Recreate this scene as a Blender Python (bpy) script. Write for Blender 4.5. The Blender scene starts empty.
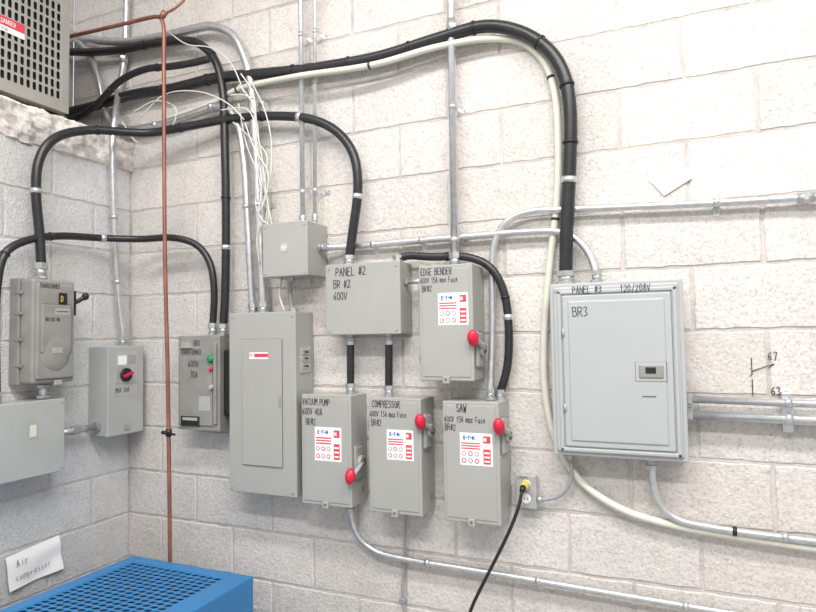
import bpy, bmesh, math, random
from mathutils import Vector, Matrix, noise
random.seed(7)
SC=bpy.context.scene
SC.view_settings.view_transform='Standard'
V=Vector
# ---------------------------------------------------------------- materials
def mat(name,col,rough=.5,metal=0,nscale=20,namp=.06,bump=0,bscale=200,spec=.5,attr=False,tint2=None):
    m=bpy.data.materials.new(name); m.use_nodes=True; nt=m.node_tree; N=nt.nodes; Lk=nt.links
    p=N['Principled BSDF']; p.inputs['Roughness'].default_value=rough; p.inputs['Metallic'].default_value=metal
    p.inputs['Specular IOR Level'].default_value=spec
    tc=N.new('ShaderNodeTexCoord'); nz=N.new('ShaderNodeTexNoise'); nz.inputs['Scale'].default_value=nscale; nz.inputs['Detail'].default_value=5
    Lk.new(tc.outputs['Object'],nz.inputs['Vector'])
    rp=N.new('ShaderNodeMapRange'); rp.inputs['From Min'].default_value=.3; rp.inputs['From Max'].default_value=.7
    rp.inputs['To Min'].default_value=1-namp; rp.inputs['To Max'].default_value=1+namp
    Lk.new(nz.outputs['Fac'],rp.inputs['Value'])
    mx=N.new('ShaderNodeVectorMath'); mx.operation='SCALE'; mx.inputs[0].default_value=col
    Lk.new(rp.outputs[0],mx.inputs['Scale'])
    last=mx.outputs[0]
    if attr:
        at=N.new('ShaderNodeAttribute'); at.attribute_name='blk'
        m2=N.new('ShaderNodeVectorMath'); m2.operation='MULTIPLY'; Lk.new(last,m2.inputs[0]); Lk.new(at.outputs['Color'],m2.inputs[1]); last=m2.outputs[0]
        for sc_,lo,hi,dk in ((120,.32,.50,.70),(38,.30,.50,.88),(2.2,.35,.55,.93)):
            n3=N.new('ShaderNodeTexNoise'); n3.inputs['Scale'].default_value=sc_; n3.inputs['Detail'].default_value=4; n3.inputs['Roughness'].default_value=.7
            Lk.new(tc.outputs['Object'],n3.inputs['Vector'])
            r3=N.new('ShaderNodeMapRange'); r3.inputs['From Min'].default_value=lo; r3.inputs['From Max'].default_value=hi; r3.inputs['To Min'].default_value=dk; r3.inputs['To Max'].default_value=1
            Lk.new(n3.outputs['Fac'],r3.inputs['Value'])
            m3=N.new('ShaderNodeVectorMath'); m3.operation='SCALE'; Lk.new(last,m3.inputs[0]); Lk.new(r3.outputs[0],m3.inputs['Scale']); last=m3.outputs[0]
        n4=N.new('ShaderNodeTexNoise'); n4.inputs['Scale'].default_value=6; n4.inputs['Detail'].default_value=9; n4.inputs['Roughness'].default_value=.78
        Lk.new(tc.outputs['Object'],n4.inputs['Vector'])
        r4=N.new('ShaderNodeMapRange'); r4.inputs['From Min'].default_value=.50; r4.inputs['From Max'].default_value=.75; r4.inputs['To Max'].default_value=.75
        Lk.new(n4.outputs['Fac'],r4.inputs['Value'])
        mm=N.new('ShaderNodeMix'); mm.data_type='RGBA'; Lk.new(r4.outputs[0],mm.inputs['Factor']); Lk.new(last,mm.inputs[6])
        mm.inputs[7].default_value=(*(tint2 or (.5,.47,.44)),1)
        last=mm.outputs[2]
    Lk.new(last,p.inputs['Base Color'])
    if bump:
        nb=N.new('ShaderNodeTexNoise'); nb.inputs['Scale'].default_value=bscale; nb.inputs['Detail'].default_value=4; Lk.new(tc.outputs['Object'],nb.inputs['Vector'])
        b=N.new('ShaderNodeBump'); b.inputs['Strength'].default_value=min(1,bump); b.inputs['Distance'].default_value=.004
        Lk.new(nb.outputs['Fac'],b.inputs['Height']); Lk.new(b.outputs[0],p.inputs['Normal'])
    return m
M_blk =mat('block_paint_warm',(.715,.675,.64),.9,0,3,.07,1,90,.2,True,(.53,.49,.455))
M_blkL=mat('block_paint_cool',(.67,.667,.665),.9,0,3,.07,1,90,.2,True,(.46,.45,.44))
M_mor =mat('mortar',(.54,.505,.475),.95,0,15,.15,.8,120,.1)
M_conc=mat('rough_concrete',(.66,.62,.58),.95,0,14,.32,1,45,.1)
M_floor=mat('floor_concrete',(.33,.32,.31),.8,0,4,.15,.5,60,.2)
M_ceil=mat('ceiling_paint',(.8,.8,.8),.9)
M_grey=mat('enclosure_grey',(.375,.375,.352),.33,0,6,.03,.10,400)
M_grey2=mat('enclosure_grey_light',(.425,.435,.442),.33,0,6,.02,.08,400)
M_greyD=mat('enclosure_grey_aged',(.275,.27,.25),.42,0,14,.12,.15,300)
M_greyS=mat('enclosure_grey_silver',(.43,.44,.43),.35,.1,8,.05)
M_beig=mat('heater_enamel',(.36,.345,.31),.45,0,9,.08)
M_galv=mat('galvanised_steel',(.64,.65,.66),.32,.8,40,.12)
M_galv2=mat('cast_fitting',(.52,.53,.53),.4,.75,60,.12)
M_blk2=mat('black_pvc',(.019,.019,.021),.34,0,30,.2)
M_black=mat('black_plastic',(.015,.015,.015),.4)
M_hole=mat('dark_interior',(.010,.010,.012),.8)
M_ink=mat('marker_ink',(.03,.03,.04),.6)
M_red=mat('red_plastic',(.62,.012,.05),.35)
M_redp=mat('red_print',(.65,.06,.09),.5)
M_blue_p=mat('blue_print',(.02,.12,.48),.5)
M_white=mat('white_label',(.88,.88,.88),.5)
M_paper=mat('paper',(.95,.95,.945),.7,0,6,.01)
M_cream=mat('cream_cable',(.66,.66,.57),.5,0,10,.05)
M_wcab=mat('white_cable',(.66,.65,.61),.5)
M_gcab=mat('grey_cable',(.33,.33,.33),.5)
M_cop=mat('copper_paint',(.31,.125,.09),.4,.35,12,.25)
M_blue=mat('blue_enamel',(.03,.19,.44),.40,0,5,.05)
M_green=mat('green_plastic',(.01,.26,.07),.4)
M_yel=mat('yellow_plastic',(.70,.48,.10),.45)
M_card=mat('cardboard',(.23,.13,.07),.85,0,8,.1)
M_silv=mat('nameplate_metal',(.52,.53,.52),.35,.4)
M_seam=mat('seam_shadow_gap',(.12,.12,.12),.7)
M_lamp=bpy.data.materials.new('lamp_tube'); M_lamp.use_nodes=True
_p=M_lamp.node_tree.nodes['Principled BSDF']; _p.inputs['Emission Color'].default_value=(1,.98,.95,1); _p.inputs['Emission Strength'].default_value=6

# ---------------------------------------------------------------- stroke lettering
G={'A':[[(0,0),(2,6),(4,0)],[(.8,2.2),(3.2,2.2)]],'B':[[(0,0),(0,6),(3,5.8),(3.5,4.6),(2.8,3.3),(0,3.1)],[(2.8,3.3),(4,1.8),(3,.1),(0,0)]],
'C':[[(3.8,5),(2.5,6),(.8,5),(0,3),(.8,1),(2.5,0),(3.9,1)]],'D':[[(0,0),(0,6),(2.5,5.6),(4,3),(2.5,.4),(0,0)]],
'E':[[(3.6,6),(0,6),(0,0),(3.8,0)],[(0,3.1),(3,3.1)]],'F':[[(3.6,6),(0,6),(0,0)],[(0,3.1),(3,3.1)]],
'G':[[(3.8,5),(2.5,6),(.8,5),(0,3),(.8,1),(2.5,0),(4,1),(4,2.8),(2.4,2.8)]],'H':[[(0,0),(0,6)],[(4,0),(4,6)],[(0,3),(4,3)]],'I':[[(2,0),(2,6)]],
'K':[[(0,0),(0,6)],[(3.8,6),(0,2.8),(4,0)]],'L':[[(0,6),(0,0),(3.6,0)]],'M':[[(0,0),(.2,6),(2,2.4),(3.8,6),(4,0)]],'N':[[(0,0),(0,6),(4,0),(4,6)]],
'O':[[(2,6),(.5,5),(0,3),(.5,1),(2,0),(3.5,1),(4,3),(3.5,5),(2,6)]],'P':[[(0,0),(0,6),(3,5.8),(3.8,4.4),(3,3),(0,2.8)]],
'R':[[(0,0),(0,6),(3,5.8),(3.8,4.5),(3,3.1),(0,2.9)],[(1.6,2.9),(4,0)]],'S':[[(3.8,5.2),(2.2,6),(.4,5.2),(.6,3.6),(3.2,2.6),(3.9,1.2),(2.2,0),(0,.8)]],
'T':[[(0,6),(4,6)],[(2,6),(2,0)]],'U':[[(0,6),(0,1.2),(1.4,0),(2.8,0),(4,1.2),(4,6)]],'V':[[(0,6),(2,0),(4,6)]],'W':[[(0,6),(1,0),(2,4),(3,0),(4,6)]],
'X':[[(0,6),(4,0)],[(0,0),(4,6)]],'Y':[[(0,6),(2,3),(4,6)],[(2,3),(2,0)]],'0':[[(2,6),(.4,4.8),(.2,1.2),(2,0),(3.7,1.2),(3.6,4.8),(2,6)]],'1':[[(1,4.8),(2.2,6),(2.2,0)]],
'2':[[(.3,5),(2,6),(3.7,4.8),(3,3),(0,0),(4,.1)]],'3':[[(.3,5.4),(2,6),(3.6,4.8),(2,3.2),(3.8,1.6),(2,0),(.2,.8)]],'4':[[(3,0),(3,6),(0,2),(4,2)]],
'5':[[(3.7,6),(.6,6),(.3,3.4),(2.4,3.8),(3.8,2),(2.4,0),(.2,.6)]],'6':[[(3.2,6),(.8,4),(.2,1.6),(1.8,0),(3.6,1.2),(3,3),(.5,2.4)]],'7':[[(.2,6),(3.8,6),(1.6,0)]],
'8':[[(2,3.2),(.5,4.6),(2,6),(3.5,4.6),(2,3.2),(.2,1.5),(2,0),(3.8,1.5),(2,3.2)]],'#':[[(1.2,0),(1.8,6)],[(2.8,0),(3.4,6)],[(0,2),(4.2,2)],[(.2,4),(4.4,4)]],
'/':[[(.4,-.4),(3.6,6.4)]],'a':[[(3.2,3.6),(1.4,4),(.3,2),(1.2,0),(3.2,1),(3.2,3.8),(3.5,0)]],'u':[[(.3,4),(.5,.6),(2,0),(3.2,1),(3.3,4),(3.5,0)]],
's':[[(3.2,3.6),(1,3.8),(1,2.4),(3,1.6),(2.6,0),(.4,.3)]],'e':[[(.4,2),(3.4,2.2),(2.6,4),(.8,3.4),(.4,1.2),(2,0),(3.6,.8)]],'x':[[(.4,4),(3.4,0)],[(3.4,4),(.4,0)]],
'm':[[(0,0),(0,4),(1.8,4),(2,0)],[(2,3.6),(3.8,4),(4,0)]],'i':[[(2,0),(2,4)],[(2,5.2),(2,5.5)]],'r':[[(.8,0),(.8,4)],[(.8,2.8),(3,4)]],'o':[[(2,4),(.4,2.4),(1.4,0),(3.4,1.4),(2,4)]],
'p':[[(.6,-2),(.6,4),(3,3.4),(3,1),(.6,.4)]],'c':[[(3.2,3.6),(1.2,3.8),(.3,2),(1.4,0),(3.4,.6)]],'l':[[(2,0),(2,6)]],'.':[[(1.8,0),(2,.3)]],'-':[[(.6,3),(3.4,3)]],'!':[[(2,2),(2,6)],[(2,0),(2,.4)]]}

class Obj:
    def __init__(s,name): s.name=name; s.bm=bmesh.new(); s.mats=[]
    def mi(s,m):
        if m not in s.mats: s.mats.append(m)
        return s.mats.index(m)
    def _fin(s,faces,m,smooth=False):
        i=s.mi(m)
        for f in faces: f.material_index=i; f.smooth=smooth
    def box(s,x0,x1,y0,y1,z0,z1,m,bev=0,seg=2,rot=None):
        if x0>x1:x0,x1=x1,x0
        if y0>y1:y0,y1=y1,y0
        if z0>z1:z0,z1=z1,z0
        b=bmesh.new(); bmesh.ops.create_cube(b,size=1)
        bmesh.ops.scale(b,vec=(x1-x0,y1-y0,z1-z0),verts=b.verts)
        if bev: bmesh.ops.bevel(b,geom=b.edges[:],offset=bev,segments=seg,affect='EDGES',profile=.5)
        c=V(((x0+x1)/2,(y0+y1)/2,(z0+z1)/2))
        T=Matrix.Translation(c)
        if rot is not None: T=T@rot
        s.merge(b,T,m,False)
    def merge(s,b,T,m,smooth):
        mp={}
        for v in b.verts: mp[v]=s.bm.verts.new(T@v.co)
        fs=[]
        for f in b.faces:
            try: fs.append(s.bm.faces.new([mp[v] for v in f.verts]))
            except ValueError: pass
        s._fin(fs,m,smooth); b.free()
    def cyl(s,p0,p1,r,m,seg=20,r2=None,bev=0):
        p0,p1=V(p0),V(p1); d=p1-p0; b=bmesh.new()
        bmesh.ops.create_cone(b,cap_ends=True,segments=seg,radius1=r,radius2=r if r2 is None else r2,depth=d.length)
        if bev:
            es=[e for e in b.edges if len(e.link_faces)==2 and any(len(f.verts)>4 for f in e.link_faces)]
            bmesh.ops.bevel(b,geom=es,offset=bev,segments=2,affect='EDGES',profile=.5)
        T=Matrix.Translation((p0+p1)/2)@d.to_track_quat('Z','Y').to_matrix().to_4x4()
        i=s.mi(m); mp={}
        for v in b.verts: mp[v]=s.bm.verts.new(T@v.co)
        for f in b.faces:
            n=s.bm.faces.new([mp[v] for v in f.verts]); n.material_index=i; n.smooth=len(f.verts)==4 and seg>8
        b.free()
    def ball(s,c,rad,m,rot=None):
        b=bmesh.new(); bmesh.ops.create_uvsphere(b,u_segments=20,v_segments=12,radius=1)
        T=Matrix.Translation(V(c))@(rot or Matrix.Identity(4))@Matrix.Diagonal((*rad,1))
        s.merge(b,T,m,True)
    def tube(s,pts,r,m,rib=0,pitch=.007,seg=14,smooth_path=True,step=.012):
        pts=[V(p) for p in pts]
        if smooth_path and len(pts)>2:
            P=[pts[0]*2-pts[1]]+pts+[pts[-1]*2-pts[-2]]; cv=[]
            for i in range(1,len(P)-2):
                a,b,c,d=P[i-1],P[i],P[i+1],P[i+2]
                def tj(t,p,q): return t+max((q-p).length,1e-5)**.5
                t0=0;t1=tj(t0,a,b);t2=tj(t1,b,c);t3=tj(t2,c,d)
                n=max(4,int((c-b).length/.01))
                for k in range(n):
                    t=t1+(t2-t1)*k/n
                    A1=a*((t1-t)/(t1-t0))+b*((t-t0)/(t1-t0)); A2=b*((t2-t)/(t2-t1))+c*((t-t1)/(t2-t1)); A3=c*((t3-t)/(t3-t2))+d*((t-t2)/(t3-t2))
                    B1=A1*((t2-t)/(t2-t0))+A2*((t-t0)/(t2-t0)); B2=A2*((t3-t)/(t3-t1))+A3*((t-t1)/(t3-t1))
                    cv.append(B1*((t2-t)/(t2-t1))+B2*((t-t1)/(t2-t1)))
            cv.append(pts[-1])
            for _ in range(6):
                cv=[cv[0]]+[(cv[i-1]+cv[i]*2+cv[i+1])/4 for i in range(1,len(cv)-1)]+[cv[-1]]
        else: cv=pts
        st=pitch/2 if rib else step
        L=[0]
        for i in range(1,len(cv)): L.append(L[-1]+(cv[i]-cv[i-1]).length)
        n=max(2,int(L[-1]/st)); rs=[];j=0
        if not rib and len(cv)==2: n=1
        for k in range(n+1):
            d=L[-1]*k/n
            while j<len(L)-2 and L[j+1]<d: j+=1
            t=(d-L[j])/max(L[j+1]-L[j],1e-9); rs.append(cv[j].lerp(cv[j+1],t))
        s.lastpath=rs
        rings=[];nrm=None
        for k,p in enumerate(rs):
            tg=(rs[min(k+1,len(rs)-1)]-rs[max(k-1,0)]).normalized()
            if nrm is None: nrm=tg.orthogonal().normalized()
            nrm=(nrm-tg*nrm.dot(tg)).normalized(); bn=tg.cross(nrm)
            rr=r*(1+(rib if k%2 else -rib))
            rings.append([s.bm.verts.new(p+(nrm*math.cos(a)+bn*math.sin(a))*rr) for a in [2*math.pi*q/seg for q in range(seg)]])
        fs=[]
        for k in range(len(rings)-1):
            for q in range(seg):
                fs.append(s.bm.faces.new((rings[k][q],rings[k][(q+1)%seg],rings[k+1][(q+1)%seg],rings[k+1][q])))
        caps=[s.bm.faces.new(rings[0][::-1]),s.bm.faces.new(rings[-1])]
        s._fin(fs,m,True); s._fin(caps,m)
    def quad(s,ps,m):
        f=s.bm.faces.new([s.bm.verts.new(V(p)) for p in ps]); s._fin([f],m)
    def write(s,txt,o,right,up,h,m=None,w=None,sp=1.35,asp=.62,jit=.3):
        """marker strokes on a surface: o = baseline start, right/up unit vectors"""
        m=m or M_ink; w=w or h*.10; o=V(o); right=V(right); up=V(up); nn=right.cross(up); u=h/6; x=0; lay=0
        for ch in txt:
            if ch==' ': x+=4*sp*asp*.8; continue
            dy=random.uniform(-jit,jit)*.8
            for st in G.get(ch,G.get(ch.upper(),[])):
                pp=[(x+(a+random.uniform(-jit,jit))*asp, b+dy+random.uniform(-jit,jit)) for a,b in st]
                for (a,b),(c,d) in zip(pp,pp[1:]):
                    lay=(lay+1)%5
                    A=o+right*(a*u)+up*(b*u)+nn*(lay*.00008); Bv=o+right*(c*u)+up*(d*u)+nn*(lay*.00008)
                    dd=(Bv-A)
                    if dd.length<1e-6: continue
                    dd.normalize(); sd=nn.cross(dd)*w/2; e=dd*w*.35
                    s.quad((A-sd-e,Bv-sd+e,Bv+sd+e,A+sd-e),m)
            x+=4*sp*asp
    def done(s):
        me=bpy.data.meshes.new(s.name); vs=s.bm.verts
        xs=[v.co for v in vs]; c=V([(min(q[i] for q in xs)+max(q[i] for q in xs))/2 for i in range(3)])
        for v in vs: v.co-=c
        s.bm.normal_update()
        s.bm.to_mesh(me); s.bm.free()
        for m in s.mats: me.materials.append(m)
        o=bpy.data.objects.new(s.name,me); o.location=c; SC.collection.objects.link(o)
        return o

# ---------------------------------------------------------------- room shell
def block_wall(name,org,dr,nr,length,z0,z1,phase,m,thick=.19):
    """real masonry: each 390x190 block is its own chamfered face standing proud of the mortar bed"""
    org,dr,nr=V(org),V(dr),V(nr); o=Obj(name); bm=o.bm
    lay=bm.loops.layers.float_color.new('blk')
    P=lambda a,z,d: org+dr*a+V((0,0,z))+nr*d
    rec=.0030
    c=[P(0,z0,-rec),P(length,z0,-rec),P(length,z1,-rec),P(0,z1,-rec),P(0,z0,-thick),P(length,z0,-thick),P(length,z1,-thick),P(0,z1,-thick)]
    vs=[bm.verts.new(p) for p in c]
    fs=[bm.faces.new([vs[i] for i in q]) for q in ((0,1,2,3),(5,4,7,6),(0,4,5,1),(3,2,6,7),(0,3,7,4),(1,5,6,2))]
    o._fin(fs,M_mor)
    rows=int(round((z1-z0)/.2+.49))
    idx=o.mi(m); g=.0040
    for r in range(rows):
        za=z0+r*.2; zb=min(za+.2,z1)
        if zb-za<.03: continue
        a=-((r+phase)%2)*.2
        while a<length:
            a0=max(a,0); a1=min(a+.4,length)
            if a1-a0>.03:
                def edge(p,q,n):
                    return [(p[0]+(q[0]-p[0])*k/n,p[1]+(q[1]-p[1])*k/n) for k in range(n)]
                q=[(a0+g,za+g),(a1-g,za+g),(a1-g,zb-g),(a0+g,zb-g)]
                out=edge(q[0],q[1],14)+edge(q[1],q[2],7)+edge(q[2],q[3],14)+edge(q[3],q[0],7)
                pr=random.uniform(-.0008,.0012)
                ov=[];iv=[]
                for x,z in out:
                    jx,jz=random.uniform(-.0022,.0022),random.uniform(-.0022,.0022)
                    ov.append(bm.verts.new(P(x+jx,z+jz,-rec-.001)))
                    e=.004; ix=max(q[0][0]+e,min(q[1][0]-e,x)); iz=max(q[0][1]+e,min(q[2][1]-e,z))
                    iv.append(bm.verts.new(P(ix+jx,iz+jz,pr)))
                n=len(out)
                ff=[bm.faces.new(iv)]+[bm.faces.new((ov[i],ov[(i+1)%n],iv[(i+1)%n],iv[i])) for i in range(n)]
                sh=random.uniform(.91,1.03); t=random.uniform(-.014,.014)
                for f in ff:
                    f.material_index=idx
                    for l in f.loops: l[lay]=(sh+t,sh,sh-t,1)
            a+=.4
    bmesh.ops.recalc_face_normals(bm,faces=bm.faces)
    return o.done()
block_wall('wall_back',(-.4,0,0),(1,0,0),(0,-1,0),5.0,0,4.0,0,M_blk)
block_wall('wall_left',(0,0,0),(0,-1,0),(1,0,0),3.6,0,2.4,1,M_blkL,.4)
block_wall('wall_left_upper',(-.4,0,2.4),(0,-1,0),(1,0,0),3.6,0,1.6,0,M_blkL)
f=Obj('floor'); f.box(-.6,4.6,-3.8,.19,-.1,0,M_floor); f.done()
f=Obj('ceiling'); f.box(-.6,4.6,-3.8,.19,4.0,4.1,M_ceil); f.done()
# rough cast ledge on top of the thick lower wall
lg=Obj('wall_left_ledge')
def rj(y,z,a):
    n=noise.noise(V((y*7,z*12,a)))*.028+noise.noise(V((y*24,z*30,a+5)))*.014+noise.noise(V((y*70,z*70,a+9)))*.006
    return n
zs=[2.385+.0085*k for k in range(18)]; ny=300
grid=[]
for i in range(ny+1):
    y=-.002-3.59*i/ny; row=[]
    low=2.39+.022*noise.noise(V((y*5,0,3)))+.01*noise.noise(V((y*20,0,3)))
    for k,z in enumerate(zs):
        n=rj(y,z,1.3); x=.012+n; zz=z
        if z<low: x=-.006
        row.append(lg.bm.verts.new((max(-.006,x),y,zz)))
    n=rj(y,2.55,1.3)
    for x,z in ((-.012+n,2.546+n*.4),(-.05,2.553+n*.3),(-.15,2.556),(-.39,2.556)): row.append(lg.bm.verts.new((x,y,z)))
    grid.append(row)
K=len(grid[0])
fs=[lg.bm.faces.new((grid[i][k],grid[i][k+1],grid[i+1][k+1],grid[i+1][k])) for i in range(ny) for k in range(K-1)]
lg._fin(fs,M_conc,False)
bmesh.ops.recalc_face_normals(lg.bm,faces=lg.bm.faces)
lg.done()

# ---------------------------------------------------------------- helpers for fittings
def nut(o,c,ax,r,h=.012,m=None):
    c=V(c); ax=V(ax); o.cyl(c-ax*h/2,c+ax*h/2,r,m or M_galv2,6)
def hub(o,p,ax,r,ln=.05,m=None):
    """connector sitting on an enclosure: p at enclosure surface, ax pointing away"""
    p=V(p); ax=V(ax); m=m or M_galv2
    o.cyl(p,p+ax*.010,r*1.5,m,8); o.cyl(p+ax*.008,p+ax*(ln*.6),r*1.22,m,20); nut(o,p+ax*(ln*.72),ax,r*1.5,ln*.35,m)
def strap(o,p,ax,r,nrm=(0,-1,0),m=None):
    """one-hole strap round a conduit at p; nrm points off the wall"""
    p=V(p);ax=V(ax);nrm=V(nrm);m=m or M_galv; sd=ax.cross(nrm).normalized()
    o.cyl(p-ax*.009,p+ax*.009,r*1.16,m,18)
    d=max(abs(p.y) if abs(nrm.y)>.5 else abs(p.x),r)
    base=p-nrm*(d-.0025)+sd*(r*1.2+.010)
    a=ax*.009
    foot=[base-a-sd*.014,base+a-sd*.014,base+a+sd*.014,base-a+sd*.014]
    o.quad(foot,m); o.cyl(base,base+nrm*.004,.005,M_galv2,8)
    leg0=base-sd*.014; leg1=p+sd*r*1.1
    o.quad([leg0-a,leg0+a,leg1+a,leg1-a],m)
def tie(o,i,r,m=None,w=.004):
    P=o.lastpath; i=max(1,min(len(P)-2,int(i*len(P)))); t=(P[i+1]-P[i-1]).normalized()
    o.cyl(P[i]-t*w,P[i]+t*w,r*1.13,m or M_black,16)
def coupling(o,p,ax,r,h=.03):
    p=V(p);ax=V(ax); o.cyl(p-ax*h,p+ax*h,r*1.25,M_galv2,18); nut(o,p,ax,r*1.45,.012)
def Y(y,*pts): return [(x/1000,y if len(p)==0 else p[0],z/1000) for x,z,*p in pts]

RX,UZ=(1,0,0),(0,0,1)
# ---------------------------------------------------------------- boxes on the back wall
def screws(o,x0,x1,z0,z1,y,i=.012,r=.004):
    for x in (x0+i,x1-i):
        for z in (z0+i,z1-i): o.cyl((x,y,z),(x,y-.003,z),r,M_galv2,10)
def enclosure(o,x0,x1,z0,z1,d,m,cover=True,lip=.004):
    o.box(x0,x1,-d+.012,0,z0,z1,m,.003,3)
    o.box(x0-lip*.5,x1+lip*.5,-d,-d+.0135,z0-lip*.5,z1+lip*.5,m,.004,3)

# junction box
o=Obj('junction_box'); enclosure(o,.874,1.077,1.835,2.042,.15,M_grey); screws(o,.874,1.077,1.835,2.042,-.15)
o.cyl((.972,-.15,1.945),(.972,-.1515,1.945),.020,M_silv,24)
for k in range(3): o.box(.960,.984,-.1522,-.151,1.937+.006*k,1.9395+.006*k,M_white)
o.done()

# tall load centre
o=Obj('load_center_panel'); x0,x1,z0,z1,d=.691,1.007,.99,1.697,.13
enclosure(o,x0,x1,z0,z1,d,M_grey)
o.box(.7575,.9485,-d-.0025,-d+.004,1.0975,1.5935,M_seam,.001); o.box(.759,.947,-d-.006,-d+.004,1.099,1.592,M_grey,.002)
o.box(.935,.945,-d-.009,-d,1.33,1.37,M_greyD,.001)
o.box(.795,.885,-d-.0068,-d-.005,1.515,1.541,M_white); o.box(.82,.885,-d-.0074,-d-.005,1.522,1.536,M_redp)
o.write('FPE',(.797,-d-.0076,1.524),RX,UZ,.011,M_redp)
screws(o,x0,x1,z0,z1,-d,.015,.005)
o.box(1.007,1.013,-.10,-.03,1.46,1.56,M_silv,.001)
for z in (1.485,1.515,1.54): o.box(1.010,1.020,-.095,-.04,z-.010,z+.010,M_galv2,.002); o.cyl((1.02,-.07,z),(1.03,-.078,z),.004,M_black,8)
for x in (.73,.80,.86,.93): o.cyl((x,-.06,z0-.001),(x,-.06,z0+.002),.014,M_greyD,16)
o.done()

# old transformer disconnect
o=Obj('transformer_disconnect_switch'); x0,x1,z0,z1,d=.403,.620,1.218,1.61,.11
enclosure(o,x0,x1,z0,z1,d,M_greyD)
o.box(x0+.012,x1-.03,-d-.006,-d,z0+.02,z1-.09,M_greyD,.003)
o.box(x1-.022,x1-.006,-d-.012,-d,z0+.03,z1-.03,M_greyD,.003)
o.box(x0+.02,x0+.12,-d-.008,-d,1.235,1.275,M_black,.001); o.box(x0+.03,x0+.11,-d-.0085,-d,1.258,1.270,M_silv)
o.box(x1,x1+.045,-.085,-.015,z0+.06,z1-.06,M_black,.008)
o.cyl((x1+.04,-.06,1.44),(x1+.075,-.09,1.47),.010,M_black,12); o.ball((x1+.08,-.095,1.475),(.016,.016,.016),M_black)
o.ball((x1-.035,-d-.012,1.515),(.016,.012,.016),M_green); o.ball((x1-.035,-d-.010,1.472),(.009,.008,.009),M_red); o.cyl((x1-.028,-d-.006,1.40),(x1-.028,-d-.02,1.40),.010,M_silv,14)
o.box(x0+.02,x0+.075,-d-.008,-d,1.56,1.583,M_silv)
o.write('BR3',(x0+.085,-d-.001,1.570),RX,UZ,.022,M_ink); o.write('TRANSFORMER',(x0+.012,-d-.001,1.532),RX,UZ,.021,asp=.55)
o.write('600V',(x0+.06,-d-.0072,1.480),RX,UZ,.026); o.write('70A',(x0+.07,-d-.0072,1.435),RX,UZ,.026)
o.box(x1-.10,x1-.04,-d-.007,-d-.004,1.30,1.36,M_silv); screws(o,x0,x1,z0,z1,-d,.01)
o.done()

# panel 2 gutter box
o=Obj('wiring_trough_box'); x0,x1,z0,z1,d=1.134,1.443,1.606,1.868,.11
enclosure(o,x0,x1,z0,z1,d,M_grey); screws(o,x0,x1,z0,z1,-d,.014,.005)
y=-d-.001
o.write('PANEL #2',(x0+.045,y,1.826),RX,UZ,.030); o.write('BR #2',(x0+.035,y,1.782),RX,UZ,.028); o.write('600V',(x0+.035,y,1.736),RX,UZ,.027)
o.cyl((1.443,-.06,1.795),(1.534,-.06,1.795),.009,M_galv,16); nut(o,(1.452,-.06,1.795),(1,0,0),.016); nut(o,(1.522,-.06,1.795),(1,0,0),.016)
o.done()

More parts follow.
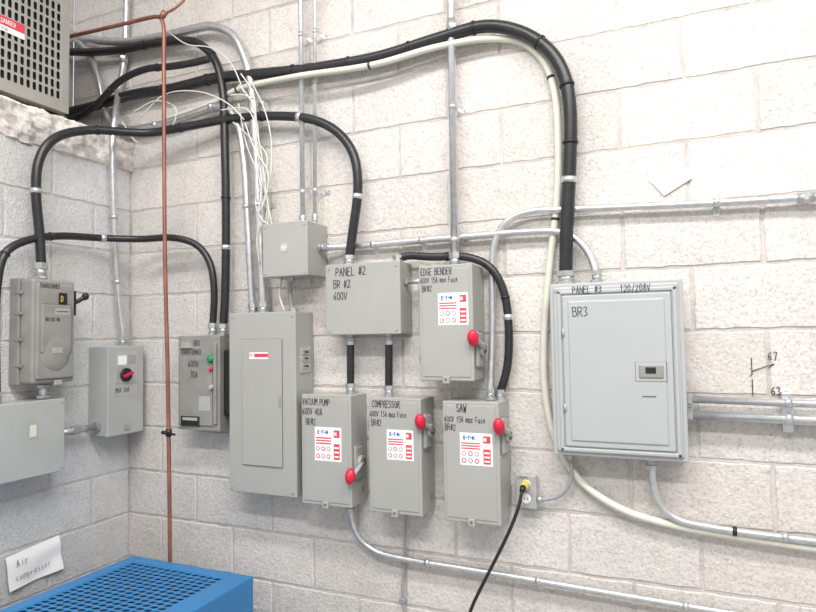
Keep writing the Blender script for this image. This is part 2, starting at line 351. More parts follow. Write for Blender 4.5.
# safety switches
def safety(x0,x1,z0,z1,d,lab,zk,lines,up=True):
    o=Obj('safety_switch'); enclosure(o,x0,x1,z0,z1,d,M_grey); y=-d
    o.box(x0+.010,x1-.010,y-.0025,y+.002,z0+.012,z1-.012,M_grey,.0018)
    o.box((x0+x1)/2-.012,(x0+x1)/2+.012,y-.010,y,z0-.010,z0+.014,M_grey,.002); o.cyl(((x0+x1)/2,y-.010,z0+.004),((x0+x1)/2,y-.012,z0+.004),.004,M_seam,12)
    o.cyl((x0-.003,y+.01,z0+.06),(x0-.003,y+.01,z0+.11),.004,M_galv2,10); o.cyl((x0-.003,y+.01,z1-.11),(x0-.003,y+.01,z1-.06),.004,M_galv2,10)
    lx0,lx1,lz0,lz1=lab; yy=y-.0032; w=lx1-lx0; h=lz1-lz0
    o.box(lx0,lx1,yy,yy+.001,lz0,lz1,M_white)
    o.write('E-T-N',(lx0+.12*w,yy-.0005,lz1-.20*h),RX,UZ,.10*h,M_blue_p,.0032,jit=0,asp=.8)
    for k in range(3): o.box(lx0+.04*w,lx0+.62*w,yy-.0005,yy,lz1-(.34+.08*k)*h,lz1-(.30+.08*k)*h,M_redp)
    for r_ in range(2):
        for k in range(3):
            cx=lx0+(.12+.2*k)*w; cz=lz0+(.36-.22*r_)*h
            o.cyl((cx,yy,cz),(cx,yy-.0006,cz),.075*w,M_redp if (k+r_)%2 else M_gcab,14); o.cyl((cx,yy-.0006,cz),(cx,yy-.0009,cz),.045*w,M_white,12)
    o.box(lx0+.72*w,lx1-.06*w,yy-.0005,yy,lz1-.30*h,lz1-.08*h,M_redp); o.write('ON',(lx0+.74*w,yy-.001,lz1-.24*h),RX,UZ,.10*h,M_white,.0018,jit=0,asp=.5)
    o.box(lx0+.72*w,lx1-.06*w,yy-.0005,yy,lz0+.06*h,lz0+.52*h,M_redp)
    for k in range(3): o.box(lx0+.75*w,lx1-.09*w,yy-.001,yy,lz0+(.12+.13*k)*h,lz0+(.17+.13*k)*h,M_white)
    yh=-d*.62; sg=1 if up else -1; zp=zk-sg*.040
    o.box(x1,x1+.012,yh-.032,yh+.032,zp-.062,zp+.062,M_grey,.010,3)
    o.cyl((x1+.010,yh,zp),(x1+.024,yh,zp),.024,M_grey,24,bev=.003)
    o.cyl((x1+.022,yh,zp),(x1+.029,yh,zp),.013,M_seam,18)
    a=V((x1+.022,yh,zp)); b=V((x1+.012,-d-.010,zk))
    o.tube([a,a.lerp(b,.5)+V((.004,-.006,0)),b],.0085,M_grey,step=.006)
    R=Matrix.Rotation(math.radians(sg*12),4,'X')
    o.ball((x1+.006,-d-.018,zk),(.0195,.017,.029),M_red,R)
    o.ball((x1+.006,-d-.030,zk),(.011,.008,.017),M_red,R)
    o.cyl((x1+.006,-d-.008,zk),(x1+.006,-d+.002,zk),.014,M_red,18)
    for t,ox,oz,hh in lines: o.write(t,(x0+ox,y-.0032,oz),RX,UZ,hh,asp=.52)
    for k in (-.035,.035): o.cyl(((x0+x1)/2+k,-d*.5,z0-.001),((x0+x1)/2+k,-d*.5,z0+.002),.013,M_greyD,16)
    o.cyl((x1-.001,-.04,z0+.05),(x1+.0012,-.04,z0+.05),.013,M_greyD,16)
    return o.done()
safety(1.035,1.246,.974,1.380,.13,(1.094,1.208,1.137,1.262),1.093,[('VACUUM PUMP',.006,1.343,.024),('600V 40A',.006,1.306,.024),('BR#2',.02,1.268,.024)],False)
safety(1.322,1.524,.972,1.375,.13,(1.394,1.497,1.160,1.266),1.300,[('COMPRESSOR',.015,1.342,.024),('600V 15A max fuse',.006,1.310,.019),('BR#2',.012,1.277,.022)])
safety(1.612,1.806,.973,1.372,.14,(1.672,1.785,1.163,1.270),1.298,[('SAW',.05,1.338,.027),('600V 15A max fuse',.006,1.304,.019),('BR#2',.008,1.276,.021)])
safety(1.532,1.724,1.443,1.838,.14,(1.602,1.711,1.632,1.742),1.587,[('EDGE BENDER',.008,1.806,.023),('600V 15A max Fuse',.006,1.779,.018),('BR#2',.012,1.750,.020)])

# panel 3
o=Obj('breaker_panel'); x0,x1,z0,z1,d=1.975,2.374,1.207,1.7585,.10
o.box(x0+.008,x1-.008,-d+.01,0,z0+.008,z1-.008,M_grey2,.002)
o.box(x0,x1,-d+.004,-d+.018,z0,z1,M_grey2,.004,3)
o.box(x0+.012,x1-.012,-d-.002,-d+.008,z0+.012,z1-.012,M_grey2,.005,3)
dx0,dx1,dz0,dz1=2.016,2.340,1.238,1.719
for a in ((dx0-.016,dx0-.004,dz0-.016,dz1+.016),(dx1+.004,dx1+.016,dz0-.016,dz1+.016),(dx0-.016,dx1+.016,dz1+.004,dz1+.016),(dx0-.016,dx1+.016,dz0-.016,dz0-.004)):
    o.box(a[0],a[1],-d-.007,-d,a[2],a[3],M_grey2,.003,2)
o.box(dx0-.004,dx1+.004,-d-.0024,-d,dz0-.004,dz1+.004,M_grey2,.001)
o.box(dx0-.0012,dx1+.0012,-d-.0027,-d,dz0-.0012,dz1+.0012,M_seam,.0005)
o.box(dx0,dx1,-d-.008,-d,dz0,dz1,M_grey2,.004,3)
o.box(dx0+.018,dx1-.018,-d-.012,-d-.002,dz0+.018,dz1-.018,M_grey2,.005,3)
o.box(2.232,2.322,-d-.0125,-d-.008,1.447,1.507,M_seam,.001); o.box(2.2335,2.3205,-d-.0132,-d-.008,1.4485,1.5055,M_grey2,.001)
o.box(2.243,2.313,-d-.017,-d-.009,1.458,1.498,M_greyD,.003); o.box(2.262,2.292,-d-.019,-d-.012,1.472,1.492,M_black,.002)
o.box(2.25,2.29,-d-.0127,-d-.009,1.400,1.404,M_seam)
screws(o,x0,x1,z0,z1,-d-.002,.022,.006)
for z in (1.36,1.60): o.cyl((dx0+.002,-d-.009,z-.012),(dx0+.002,-d-.009,z+.012),.004,M_grey2,10)
o.write('PANEL #3',(2.05,-d-.0075,1.7245),RX,UZ,.022,asp=.6); o.write('120/208V',(2.195,-d-.0075,1.7245),RX,UZ,.021,asp=.6)
o.write('BR3',(2.050,-d-.0126,1.650),RX,UZ,.030,w=.0025)
o.done()

# receptacle with cord plug
o=Obj('electrical_outlet_box'); x0,x1,z0,z1,d=1.838,1.902,1.015,1.120,.045
o.box(x0,x1,-d,0,z0,z1,M_galv,.006,3); o.box(x0-.002,x1+.002,-d-.003,-d+.001,z0-.002,z1+.002,M_galv,.0015)
for z in (1.045,1.092): o.cyl((1.870,-d-.002,z),(1.870,-d-.006,z),.016,M_white,20,bev=.001)
for dx in (-.006,.006): o.box(1.87+dx-.001,1.87+dx+.001,-d-.0065,-d-.005,1.040,1.050,M_hole)
o.cyl((1.870,-d-.003,1.068),(1.870,-d-.007,1.068),.003,M_galv2,8)
o.write('CRAN',(1.842,-d-.0035,1.108),RX,UZ,.012,asp=.8)
o.done()
o=Obj('power_cord')
o.cyl((1.870,-d-.006,1.092),(1.868,-d-.034,1.088),.016,M_yel,18,.013,bev=.002); o.cyl((1.868,-d-.030,1.088),(1.866,-d-.046,1.078),.012,M_black,16,.008)
o.tube([(1.866,-.088,1.080),(1.862,-.102,1.045),(1.840,-.115,.98),(1.795,-.12,.885),(1.742,-.12,.784),(1.688,-.12,.672),(1.655,-.13,.55),(1.62,-.17,.35),(1.60,-.24,.12),(1.58,-.38,.012),(1.45,-.6,.010),(1.2,-.7,.010)],.0058,M_black,seg=12)
o.done()

# ---------------------------------------------------------------- boxes on the left wall
RY=(0,1,0)
o=Obj('fused_disconnect_switch'); y0,y1,z0,z1,d=-.570,-.391,1.432,1.842,.15
o.box(0,.055,y0-.004,y1+.004,z0,z1,M_greyD,.004)
o.box(.055,.13,y0,y1,z0+.004,z1-.004,M_greyD,.012,3)
o.box(.125,.140,y0+.010,y1-.010,z0+.02,z1-.02,M_greyD,.008,3)
o.box(.136,.146,y0+.024,y1-.024,z0+.12,z1-.10,M_greyD,.008,4)
o.ball((.138,-.4805,z0+.125),(.012,.064,.075),M_greyD)
o.box(.147,.1515,-.502,-.459,z0+.118,z0+.140,M_silv,.002)
o.box(.1455,.1470,-.474,-.440,1.742,1.786,M_black); o.write('D',(.1472,-.466,1.752),RY,UZ,.022,M_yel,.003,jit=0)
o.box(.1455,.1466,-.49,-.428,1.700,1.726,M_silv); o.box(.1465,.1470,-.485,-.433,1.711,1.715,M_seam)
o.write('TRANSFORMER',(.1410,-.550,1.803),RY,UZ,.017,asp=.5); o.write('MAX FUSE 40A',(.1468,-.53,1.675),RY,UZ,.014,asp=.42)
for zz in (1.50,1.60,1.70,1.78): o.box(.03,.08,y0-.006,y0-.003,zz,zz+.012,M_greyD,.002)
o.box(.06,.12,y1,y1+.014,1.70,1.80,M_black,.004); o.tube([(.10,y1+.014,1.75),(.115,y1+.035,1.765),(.122,y1+.05,1.778)],.009,M_black,step=.006); o.ball((.123,y1+.052,1.780),(.014,.014,.016),M_black)
o.box(.142,.15,-.49,-.46,1.428,1.447,M_silv,.002)
o.done()
o=Obj('rotary_disconnect_switch'); y0,y1,z0,z1,d=-.223,-.034,1.187,1.570,.12
o.box(0,.108,y0,y1,z0,z1,M_greyS,.003); o.box(.108,.12,y0-.002,y1+.002,z0-.002,z1+.002,M_greyS,.004)
o.box(.12,.1225,-.185,-.072,1.41,1.545,M_silv,.001); o.box(.1225,.1232,-.175,-.13,1.49,1.53,M_white); o.box(.1225,.1232,-.125,-.08,1.49,1.53,M_gcab)
o.cyl((.1225,-.135,1.445),(.134,-.135,1.445),.030,M_black,28,bev=.003); o.box(.130,.150,-.160,-.110,1.440,1.452,M_red,.004,rot=Matrix.Rotation(.35,4,'X'))
o.box(.12,.1208,-.19,-.07,1.355,1.40,M_silv); o.write('MAX 30A',(.1212,-.185,1.37),RY,UZ,.020,asp=.6)
o.box(.12,.126,-.14,-.11,1.205,1.23,M_galv2,.002)
o.done()
o=Obj('pull_box'); y0,y1,z0,z1,d=-.80,-.441,1.095,1.372,.14
o.box(0,.13,y0,y1,z0,z1,M_greyS,.003); o.box(.128,.14,y0-.002,y1+.002,z0-.002,z1+.002,M_greyS,.003)
for yy in (y0+.012,y1-.012):
    for zz in (z0+.012,z1-.012): o.cyl((.14,yy,zz),(.143,yy,zz),.004,M_galv2,10)
o.box(.14,.1407,-.590,-.550,1.235,1.295,M_silv); o.box(.1405,.1412,-.583,-.557,1.243,1.287,M_cream)
o.done()

# ventilated cabinet on the ledge (perforated face)
def perforated(o,org,a,b,nrm,na,nb,ca,cb,sa,sb,m,thick=.002,skew=0,pw=4):
    """plate of na x nb cells with real oval slots"""
    org,a,b,nrm=V(org),V(a),V(b),V(nrm); seg=16
    def hole(t):
        x,y=math.cos(t),math.sin(t)
        k=(abs(x)**pw+abs(y)**pw)**(-1/pw); return x*k*sa/2,y*k*sb/2
    def sq(t):
        x,y=math.cos(t),math.sin(t); k=1/max(abs(x),abs(y)); return x*k*ca/2,y*k*cb/2
    angs=[2*math.pi*k/seg for k in range(seg)]
    fs=[]
    for i in range(na):
        for j in range(nb):
            c=org+a*(ca*(i+.5))+b*(cb*(j+.5))
            hv=[];sv=[];dv=[]
            for t in angs:
                hx,hy=hole(t); hx+=skew*hy; sx,sy=sq(t)
                hv.append(o.bm.verts.new(c+a*hx+b*hy)); sv.append(o.bm.verts.new(c+a*sx+b*sy)); dv.append(o.bm.verts.new(c+a*hx+b*hy-nrm*thick))
            for k in range(seg):
                q=(k+1)%seg
                fs.append(o.bm.faces.new((sv[k],sv[q],hv[q],hv[k]))); fs.append(o.bm.faces.new((hv[k],hv[q],dv[q],dv[k])))
    o._fin(fs,m)
o=Obj('ventilated_transformer'); y0,y1,z0,z1=-.94,-.318,2.575,3.13; xf=-.02
t=.004
o.box(-.38,xf-.012,y0+.01,y1-.01,z0+.01,z1-.01,M_hole)
o.box(-.385,xf,y0,y1,z1-t,z1,M_beig); o.box(-.385,xf,y0,y1,z0,z0+t,M_beig); o.box(-.385,xf,y1-t,y1,z0,z1,M_beig); o.box(-.385,xf,y0,y0+t,z0,z1,M_beig)
na,nb=21,10; ca,cb=.0262,.0420; gy0=y1-.034-na*ca; gz0=z0+.045
perforated(o,(xf,gy0,gz0),RY,UZ,(1,0,0),na,nb,ca,cb,.0155,.0335,M_beig,pw=5)
o.box(xf-.004,xf,y0,gy0,z0,z1,M_beig); o.box(xf-.004,xf+.003,gy0+na*ca,y1+.002,z0-.002,z1,M_beig,.001)
o.box(xf-.004,xf+.001,gy0,gy0+na*ca,z0,gz0,M_beig); o.box(xf-.004,xf+.001,gy0,gy0+na*ca,gz0+nb*cb,z1,M_beig)
o.box(xf,xf+.002,-.66,-.515,2.835,2.872,M_redp); o.write('DANGER',(xf+.0025,-.61,2.844),RY,UZ,.018,M_white)
o.box(xf,xf+.002,-.66,-.515,2.812,2.835,M_white); o.write('HIGH',(xf+.0025,-.61,2.817),RY,UZ,.012)
for yy in (-.9,-.36): o.box(-.36,-.06,yy-.02,yy+.02,2.558,2.576,M_black)
o.done()

# ---------------------------------------------------------------- compressor cabinet
o=Obj('air_compressor'); x0,x1,y0,y1,z1=.240,.858,-1.25,-.195,.70
o.box(x0,x1,y0,y1,.06,z1-.03,M_blue,.006)
na,nb=13,26; ca,cb=.0355,.0270
gx0=x0+.060; gy1=y1-.055; gy0=gy1-nb*cb; gx1=gx0+na*ca
zt=z1
o.box(x0,gx0,y0,y1,z1-.035,zt,M_blue,.005); o.box(gx1,x1,y0,y1,z1-.035,zt,M_blue,.005)
o.box(gx0-.004,gx1+.004,gy1,y1,z1-.035,zt,M_blue,.005); o.box(gx0-.004,gx1+.004,y0,gy0,z1-.035,zt,M_blue,.005)
o.box(gx0-.002,gx1+.002,gy0,gy1,z1-.031,z1-.025,M_hole)
perforated(o,(gx0,gy0,zt-.0035),(1,0,0),(0,1,0),(0,0,1),na,nb,ca,cb,.0285,.0190,M_blue,.0025,skew=.35,pw=3)
for k in range(4): o.cyl((x0+.06+.46*(k%2),y0+.08+(.9 if k>1 else 0),0),(x0+.06+.46*(k%2),y0+.08+(.9 if k>1 else 0),.062),.03,M_black,18)
for z in (.25,.30,.35,.40,.45): o.box(x1-.001,x1+.006,y0+.12,y1-.15,z,z+.02,M_blue,.004)
o.box(x1-.001,x1+.004,y0+.05,y1-.05,.52,.53,M_black,.001)
o.done()
o=Obj('cardboard_box'); o.box(.03,.215,-1.05,-.645,0,.615,M_card,.004); o.box(.118,.122,-1.052,-.643,.614,.617,M_black); o.box(.10,.145,-1.05,-.645,.6145,.6165,M_yel); o.done()

# papers
def sheet(name,ps,nrm,txt=None,curl=.006):
    o=Obj(name); n=V(nrm); a,b,c,d=[V(p) for p in ps]  # TL TR BR BL
    N=8; g=[]
    for i in range(N+1):
        r=[]
        for j in range(N+1):
            u=i/N;v=j/N; p=a.lerp(b,u).lerp(d.lerp(c,u),v); r.append(p+n*(curl*((2*u-1)**2*(.4+v)+.33*math.sin(6*v)+.5*math.sin(9*u*v))))
        g.append(r)
    V1=[[o.bm.verts.new(p) for p in r] for r in g]; V2=[[o.bm.verts.new(p-n*.0008) for p in r] for r in g]
    fs=[]
    for i in range(N):
        for j in range(N):
            fs.append(o.bm.faces.new((V1[i][j],V1[i][j+1],V1[i+1][j+1],V1[i+1][j]))); fs.append(o.bm.faces.new((V2[i][j],V2[i+1][j],V2[i+1][j+1],V2[i][j+1])))
    bmesh.ops.recalc_face_normals(o.bm,faces=o.bm.faces)
    o._fin(fs,M_paper,True)
    if txt:
        r=(b-a).normalized(); u=(a-d).normalized()
        for t,fx,fz,h in txt: o.write(t,a+(b-a)*fx+(d-a)*fz+n*.011,r,u,h,asp=.7,w=h*.07)
    return o.done()
sheet('paper_note',[(2.287,-.0055,2.088),(2.382,-.0055,2.134),(2.414,-.0075,2.080),(2.330,-.0075,2.032)],(0,-1,0),None,.0006)
sheet('handwritten_sign',[(.012,-.583,.786),(.012,-.366,.807),(.012,-.347,.668),(.012,-.569,.656)],(1,0,0),[('Air',.15,.38,.027),('compressor',.12,.78,.023)])

# ---------------------------------------------------------------- conduits and cables
o=Obj('steel_conduit'); o.tube([(.012,-.04,3.99),(.012,-.04,3.25),(-.005,-.04,2.92),(-.03,-.045,2.78),(.055,-.14,2.60),(.058,-.155,2.50),(.05,-.138,2.137),(.05,-.11,1.78),(.06,-.096,1.62),(.06,-.094,1.57)],.0145,M_galv); hub(o,(.06,-.094,1.57),UZ,.0145,.05)
strap(o,(.05,-.138,2.15),UZ,.0145,(1,0,0)); strap(o,(.05,-.118,1.86),UZ,.0145,(1,0,0)); coupling(o,(-.005,-.04,2.93),UZ,.0145,.025)
o.done()
o=Obj('steel_conduit'); o.tube(Y(-.05,(-390,3135),(-260,3075),(-132,3035),(40,2995),(159,2983),(300,2975),(428,2972),(520,2965),(596,2935),(660,2885),(700,2810),(735,2709),(763,2427),(784,2044),(800,1740),(800,1697)),.019,M_galv); hub(o,(.80,-.05,1.697),UZ,.019,.05)
for z,x in ((2.60,.747),(2.15,.778)): strap(o,(x,-.05,z),UZ,.019)
o.done()
o=Obj('steel_conduit'); o.tube(Y(-.045,(-390,3100),(-331,3091),(-240,3010),(-176,2884),(-130,2720),(-93,2640),(0,2590),(151,2574),(300,2580),(447,2596),(540,2606),(610,2590),(667,2509),(698,2353),(720,2051),(738,1760),(744,1697)),.0145,M_galv); hub(o,(.744,-.045,1.697),UZ,.0145,.045)
strap(o,(.712,-.045,2.15),UZ,.0145); tie(o,.4,.016,M_galv,.009); tie(o,.55,.016,M_galv,.009)
o.done()
for a,b,r in (((.989,3.99),(1.001,2.042),.0100),((1.070,3.99),(1.057,2.042),.0082)):
    o=Obj('steel_conduit'); p0=V((a[0],-.05,a[1])); p1=V((b[0],-.06,b[1])); o.tube([p0,p1],r,M_galv); hub(o,p1,UZ,r,.045)
    coupling(o,p0.lerp(p1,.777 if r>.009 else .70),UZ,r,.022)
    for q in (.60,.93): strap(o,p0.lerp(p1,q),UZ,r)
    o.done()
o=Obj('steel_conduit'); p0=V((1.642,-.05,3.99)); p1=V((1.634,-.05,1.838)); o.tube([p0,p1],.0145,M_galv); hub(o,p1,UZ,.0145,.06); strap(o,p1+V((0,0,.10)),UZ,.0145); coupling(o,(1.638,-.05,2.715),UZ,.0145,.028); strap(o,(1.637,-.05,2.42),UZ,.0145); o.done()
o=Obj('steel_conduit'); o.tube(Y(-.03,(1078,1948,-.06),(1110,1948,-.05),(1180,1948,-.03),(1327,1948),(1686,1949),(1900,1948),(1990,1942),(2040,1924,-.035),(2078,1890,-.04),(2108,1835,-.05),(2120,1790,-.06),(2121,1758,-.06)),.0125,M_galv)
hub(o,(1.079,-.06,1.948),RX,.0125,.04); hub(o,(2.121,-.06,1.7585),UZ,.0125,.045)
for x in (1.30,1.50): strap(o,(x,-.03,1.948),RX,.0125)
o.done()
o=Obj('steel_conduit'); o.tube(Y(-.03,(1760,1374,-.07),(1760,1420,-.065),(1763,1613,-.04),(1765,1835),(1770,1900),(1790,1955),(1833,1998),(1903,2018),(2005,2014),(2403,1993),(2769,1980),(3600,1965)),.0118,M_galv)
hub(o,(1.760,-.07,1.374),UZ,.0118,.045)
for x,z in ((2.477,1.991),(2.03,2.0125),(3.0,1.976)): strap(o,(x,-.03,z),RX,.0118)
coupling(o,(2.71,-.03,1.982),RX,.0118,.022)
o.done()
o=Obj('steel_conduit'); o.tube(Y(-.03,(1196,974,-.05),(1197,930,-.05),(1202,890,-.045),(1218,848,-.04),(1250,812),(1300,790),(1391,781),(1768,774),(2098,766),(2443,758),(3600,735)),.0118,M_galv); hub(o,(1.196,-.05,.974),(0,0,-1),.0118,.045)
for x,z in ((1.9,.771),(2.35,.760),(1.5,.779)): strap(o,(x,-.03,z),RX,.0118)
o.done()
o=Obj('steel_conduit'); o.tube([(2.366,-.045,1.391),(3.6,-.045,1.372)],.0112,M_galv); nut(o,(2.382,-.045,1.3905),RX,.018,.014); strap(o,(2.641,-.045,1.387),RX,.0112)
o.box(2.627,2.655,-.030,-.001,1.30,1.415,M_galv,.002); o.done()
o=Obj('steel_conduit'); o.tube([(2.366,-.045,1.345),(3.6,-.045,1.325)],.0150,M_galv); nut(o,(2.382,-.045,1.3445),RX,.023,.014); strap(o,(2.641,-.045,1.341),RX,.0150); o.done()
o=Obj('steel_conduit'); o.tube(Y(-.035,(2266,1210,-.05),(2267,1170,-.05),(2269,1121,-.045),(2284,1062),(2328,1022),(2425,1007),(2730,995),(3600,975)),.0118,M_galv); hub(o,(2.266,-.05,1.207),(0,0,-1),.0118,.04); tie(o,.25,.012,M_black,.006); strap(o,(2.62,-.035,1.0),RX,.0118); o.done()
o=Obj('steel_conduit'); o.tube([(.942,-.06,1.838),(.937,-.06,1.775),(.951,-.06,1.697)],.009,M_gcab); nut(o,(.942,-.06,1.829),UZ,.017); nut(o,(.951,-.06,1.706),UZ,.017)
o.tube([(.915,-.08,1.837),(.905,-.09,1.77),(.925,-.08,1.70)],.004,M_wcab); o.done()
o=Obj('steel_conduit'); o.cyl((.06,-.442,1.229),(.06,-.225,1.229),.014,M_galv,20); nut(o,(.06,-.432,1.229),RY,.022); nut(o,(.06,-.232,1.229),RY,.022); nut(o,(.06,-.33,1.229),RY,.019,.04); o.done()
o=Obj('steel_conduit'); o.cyl((.07,-.482,1.370),(.07,-.482,1.434),.016,M_galv,20); nut(o,(.07,-.482,1.382),UZ,.025); nut(o,(.07,-.482,1.422),UZ,.025); o.done()

# copper pipe
o=Obj('copper_pipe'); o.tube([(-.37,-.16,3.035),(.10,-.16,3.012),(.30,-.16,3.003),(.345,-.16,2.995),(.362,-.16,2.96),(.366,-.16,2.75),(.375,-.16,1.976),(.394,-.16,1.386),(.407,-.16,.702),(.41,-.16,.0)],.0085,M_cop)
o.cyl((.345,-.16,2.985),(.375,-.16,3.01),.013,M_cop,14); o.tube([(.34,-.16,3.0),(.42,-.15,3.02),(.47,-.12,3.10),(.48,-.1,3.98)],.0055,M_cop)
o.cyl((.3985,-.16,1.225),(.3985,-.16,1.195),.013,M_black,12); o.cyl((.3985,-.165,1.21),(.450,-.18,1.207),.005,M_black,10); o.cyl((.372,-.168,1.21),(.3985,-.168,1.21),.008,M_black,10)
o.done()

# black flexible conduits
def flex(pts,r,ties=(),ends=(None,None),tm=None):
    o=Obj('flexible_conduit'); o.tube(pts,r,M_blk2,rib=.052,pitch=.0115,seg=16)
    for t in ties: tie(o,t if not isinstance(t,tuple) else t[0],r*1.03,(M_black if not isinstance(t,tuple) else M_galv),.004 if not isinstance(t,tuple) else .010)
    for e in ends:
        if e: hub(o,e[0],e[1],r*.95,e[2] if len(e)>2 else .05)
    return o.done()
Dn=(0,0,-1)
flex([(.08,-.503,1.90),(.075,-.507,2.015),(.07,-.521,2.191),(.07,-.508,2.32),(.08,-.45,2.416),(.11,-.322,2.482),(.24,-.13,2.508),(.446,-.09,2.52),(.638,-.06,2.53),(.845,-.06,2.51),(1.038,-.06,2.467),(1.157,-.06,2.401),(1.231,-.06,2.304),(1.251,-.06,2.177),(1.227,-.06,2.005),(1.210,-.06,1.90)],.0180,((.12,),.30,.45,.62,(.70,),(.9,)),(((.08,-.503,1.842),UZ,.07),((1.209,-.06,1.868),UZ,.045)))
flex([(.07,-.664,1.40),(.07,-.666,1.807),(.07,-.635,1.933),(.07,-.551,1.989),(.07,-.416,2.024),(.09,-.244,2.038),(.20,-.13,2.04),(.372,-.10,2.036),(.467,-.07,2.002),(.528,-.06,1.925),(.552,-.06,1.804),(.545,-.06,1.66)],.0150,(.3,.42,(.55,)),(((.07,-.664,1.372),UZ,.05),((.545,-.06,1.61),UZ,.06)))
flex(Y(-.05,(-385,2730,-.04),(-184,2726),(57,2739),(302,2724),(558,2727),(788,2701),(1027,2676),(1342,2663),(1589,2684),(1770,2690),(1895,2640),(1985,2560),(2033,2467),(2050,2345),(2043,2142),(2028,1942),(2021,1790)),.0222,(.08,.2,.28,.42,.5,.58,.66,.74,.80,.86,(.90,)),(((2.021,-.05,1.7585),UZ,.05),))
flex(Y(-.06,(-385,3025),(-361,3023),(-200,2990),(-20,2963),(271,2941),(446,2905),(552,2812),(596,2685),(611,2400),(616,2056),(610,1760),(602,1660)),.0175,(.25,.45,.6,.75,(.85,)),(((.600,-.06,1.61),UZ,.055),))
flex([(1.415,-.06,1.868),(1.418,-.058,1.883),(1.45,-.05,1.893),(1.538,-.05,1.882),(1.680,-.045,1.873),(1.760,-.045,1.835),(1.806,-.04,1.75),(1.822,-.04,1.612),(1.812,-.04,1.476),(1.788,-.04,1.40)],.0145,(.25,.6,(.68,)),(((1.415,-.06,1.868),UZ,.03),((1.785,-.04,1.372),UZ,.04)))
flex([(1.211,-.06,1.58),(1.209,-.06,1.41)],.0145,(),(((1.211,-.06,1.606),Dn,.045),((1.209,-.06,1.380),UZ,.045)))
flex([(1.373,-.06,1.58),(1.370,-.06,1.40)],.0145,(),(((1.373,-.06,1.606),Dn,.045),((1.370,-.06,1.375),UZ,.045)))
flex(Y(-.10,(-385,2640,-.12),(-250,2660),(-120,2700),(40,2790),(200,2815),(330,2800),(470,2790),(560,2790)),.0150,(.4,.7))

# cream cable
o=Obj('armoured_cable'); o.tube(Y(-.025,(88,2602),(230,2600),(390,2618),(530,2635),(667,2655,-.05),(972,2640,-.085),(1332,2625,-.075),(1581,2648,-.06),(1754,2650,-.04),(1881,2622,-.02),(1959,2542,-.02),(1994,2430,-.02),(2003,2255,-.02),(1994,2050,-.02),(1966,1847,-.02),(1940,1610,-.02),(1937,1407,-.02),(1968,1241,-.02),(2044,1114),(2167,1035),(2313,1000),(2505,984),(2731,972),(3600,940)),.0120,M_cream)
for t in (.12,.25,.4,.5,.85): tie(o,t,.0125)
o.done()
o=Obj('grey_cable'); o.tube([(1.427,-.05,.975),(1.418,-.035,.90),(1.403,-.02,.772),(1.391,-.012,.622),(1.41,-.012,.55),(1.405,-.012,.3),(1.40,-.012,.02)],.0055,M_gcab); o.cyl((1.427,-.05,.972),(1.427,-.05,.945),.011,M_galv2,14); o.box(1.380,1.402,-.02,-.002,.615,.630,M_galv2,.002); o.done()
o=Obj('grey_cable'); o.tube([(2.016,-.05,1.207),(2.022,-.045,1.133),(1.996,-.035,1.073),(1.953,-.03,1.047),(1.905,-.03,1.04)],.0065,M_gcab); o.cyl((2.016,-.05,1.208),(2.016,-.05,1.185),.012,M_galv2,14); o.cyl((1.90,-.03,1.04),(1.922,-.03,1.042),.011,M_galv2,14); o.done()
# loose white control wires hanging beside the conduits
o=Obj('white_wire_bundle')
W=[[(.70,2.66),(.765,2.58),(.79,2.45),(.815,2.30),(.845,2.17),(.835,2.06)],
   [(.66,2.62),(.755,2.60),(.80,2.47),(.81,2.32),(.83,2.22),(.855,2.10),(.845,2.04)],
   [(.72,2.70),(.785,2.60),(.80,2.40),(.82,2.26),(.825,2.10)],
   [(.62,2.56),(.76,2.54),(.815,2.40),(.84,2.26),(.86,2.12),(.88,2.045)],
   [(.75,2.48),(.80,2.36),(.865,2.26),(.85,2.16),(.815,2.10),(.83,2.20),(.80,2.30)],
   [(.70,2.58),(.74,2.40),(.80,2.26),(.82,2.12),(.79,2.00),(.805,1.90)],
   [(.77,2.66),(.84,2.52),(.87,2.38),(.86,2.24),(.825,2.14),(.815,2.04)],
   [(.68,2.50),(.77,2.42),(.85,2.34),(.83,2.22),(.79,2.16),(.82,2.08),(.86,2.05)],
   [(.16,2.60),(.30,2.68),(.50,2.66),(.66,2.58),(.74,2.50)],
   [(.05,2.60),(.16,2.48),(.33,2.50),(.38,2.60),(.26,2.66),(.12,2.63)],
   [(.30,2.98),(.42,2.89),(.55,2.85),(.66,2.76),(.73,2.62)]]
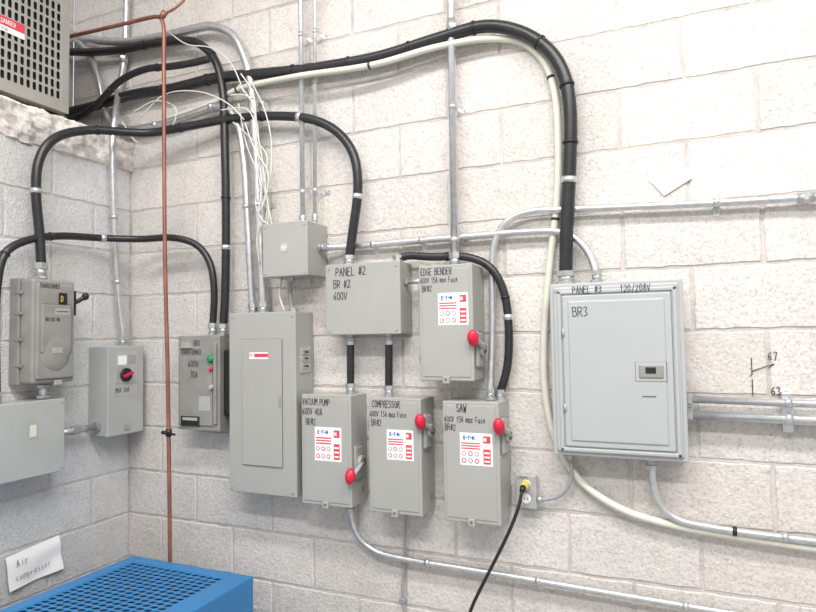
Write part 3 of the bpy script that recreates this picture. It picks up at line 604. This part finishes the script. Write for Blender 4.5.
for i,w in enumerate(W): o.tube([(x,-.080-.005*(i%5),z) for x,z in w],.0030,M_wcab if i%3 else M_cream,seg=8)
o.done()
# wall markings (marker diagram drawn on the masonry)
o=Obj('wall_marker_drawing'); yy=-.0030
def seg(a,b,w=.0025):
    A=V((a[0],yy,a[1])); B_=V((b[0],yy,b[1])); d=(B_-A).normalized(); s=V((0,1,0)).cross(d)*w/2; o.quad((A-s,B_-s,B_+s,A+s),M_ink)
seg((2.556,1.515),(2.556,1.465)); seg((2.556,1.475),(2.615,1.497)); seg((2.550,1.46),(2.556,1.465)); seg((2.556,1.452),(2.556,1.40)); seg((2.60,1.485),(2.615,1.497))
o.write('67',(2.60,yy,1.508),RX,UZ,.024,w=.0025); o.write('63',(2.605,yy,1.405),RX,UZ,.024,w=.0025)
o.done()

# ---------------------------------------------------------------- lighting: ceiling fluorescent fixtures
def fixture(x,y,L,en):
    o=Obj('fluorescent_light_fixture'); o.box(x-L/2,x+L/2,y-.12,y+.12,3.93,3.985,M_ceil,.005)
    for dy in (-.05,.05): o.cyl((x-L/2+.03,y+dy,3.91),(x+L/2-.03,y+dy,3.91),.016,M_lamp,14)
    ob=o.done()
    l=bpy.data.lights.new('tube_light','AREA'); l.shape='RECTANGLE'; l.size=L; l.size_y=.25; l.energy=en; l.color=(1,.985,.96)
    lo=bpy.data.objects.new('tube_light',l); SC.collection.objects.link(lo); lo.parent=ob; lo.location=(0,0,-.09)
fixture(1.5,-1.7,2.4,56); fixture(3.4,-1.6,1.8,58); fixture(2.2,-3.0,2.4,108)
w=bpy.data.worlds.new('world'); SC.world=w; w.use_nodes=True; w.node_tree.nodes['Background'].inputs[0].default_value=(.98,.985,1,1); w.node_tree.nodes['Background'].inputs[1].default_value=.70

# ---------------------------------------------------------------- camera
cam=bpy.data.cameras.new('camera'); co=bpy.data.objects.new('camera',cam); SC.collection.objects.link(co)
cam.sensor_width=36; cam.lens=27.353; co.location=(2.368,-2.136,1.6); co.rotation_euler=(1.61758,.01569,.41612)
cam.clip_start=.05
SC.camera=co
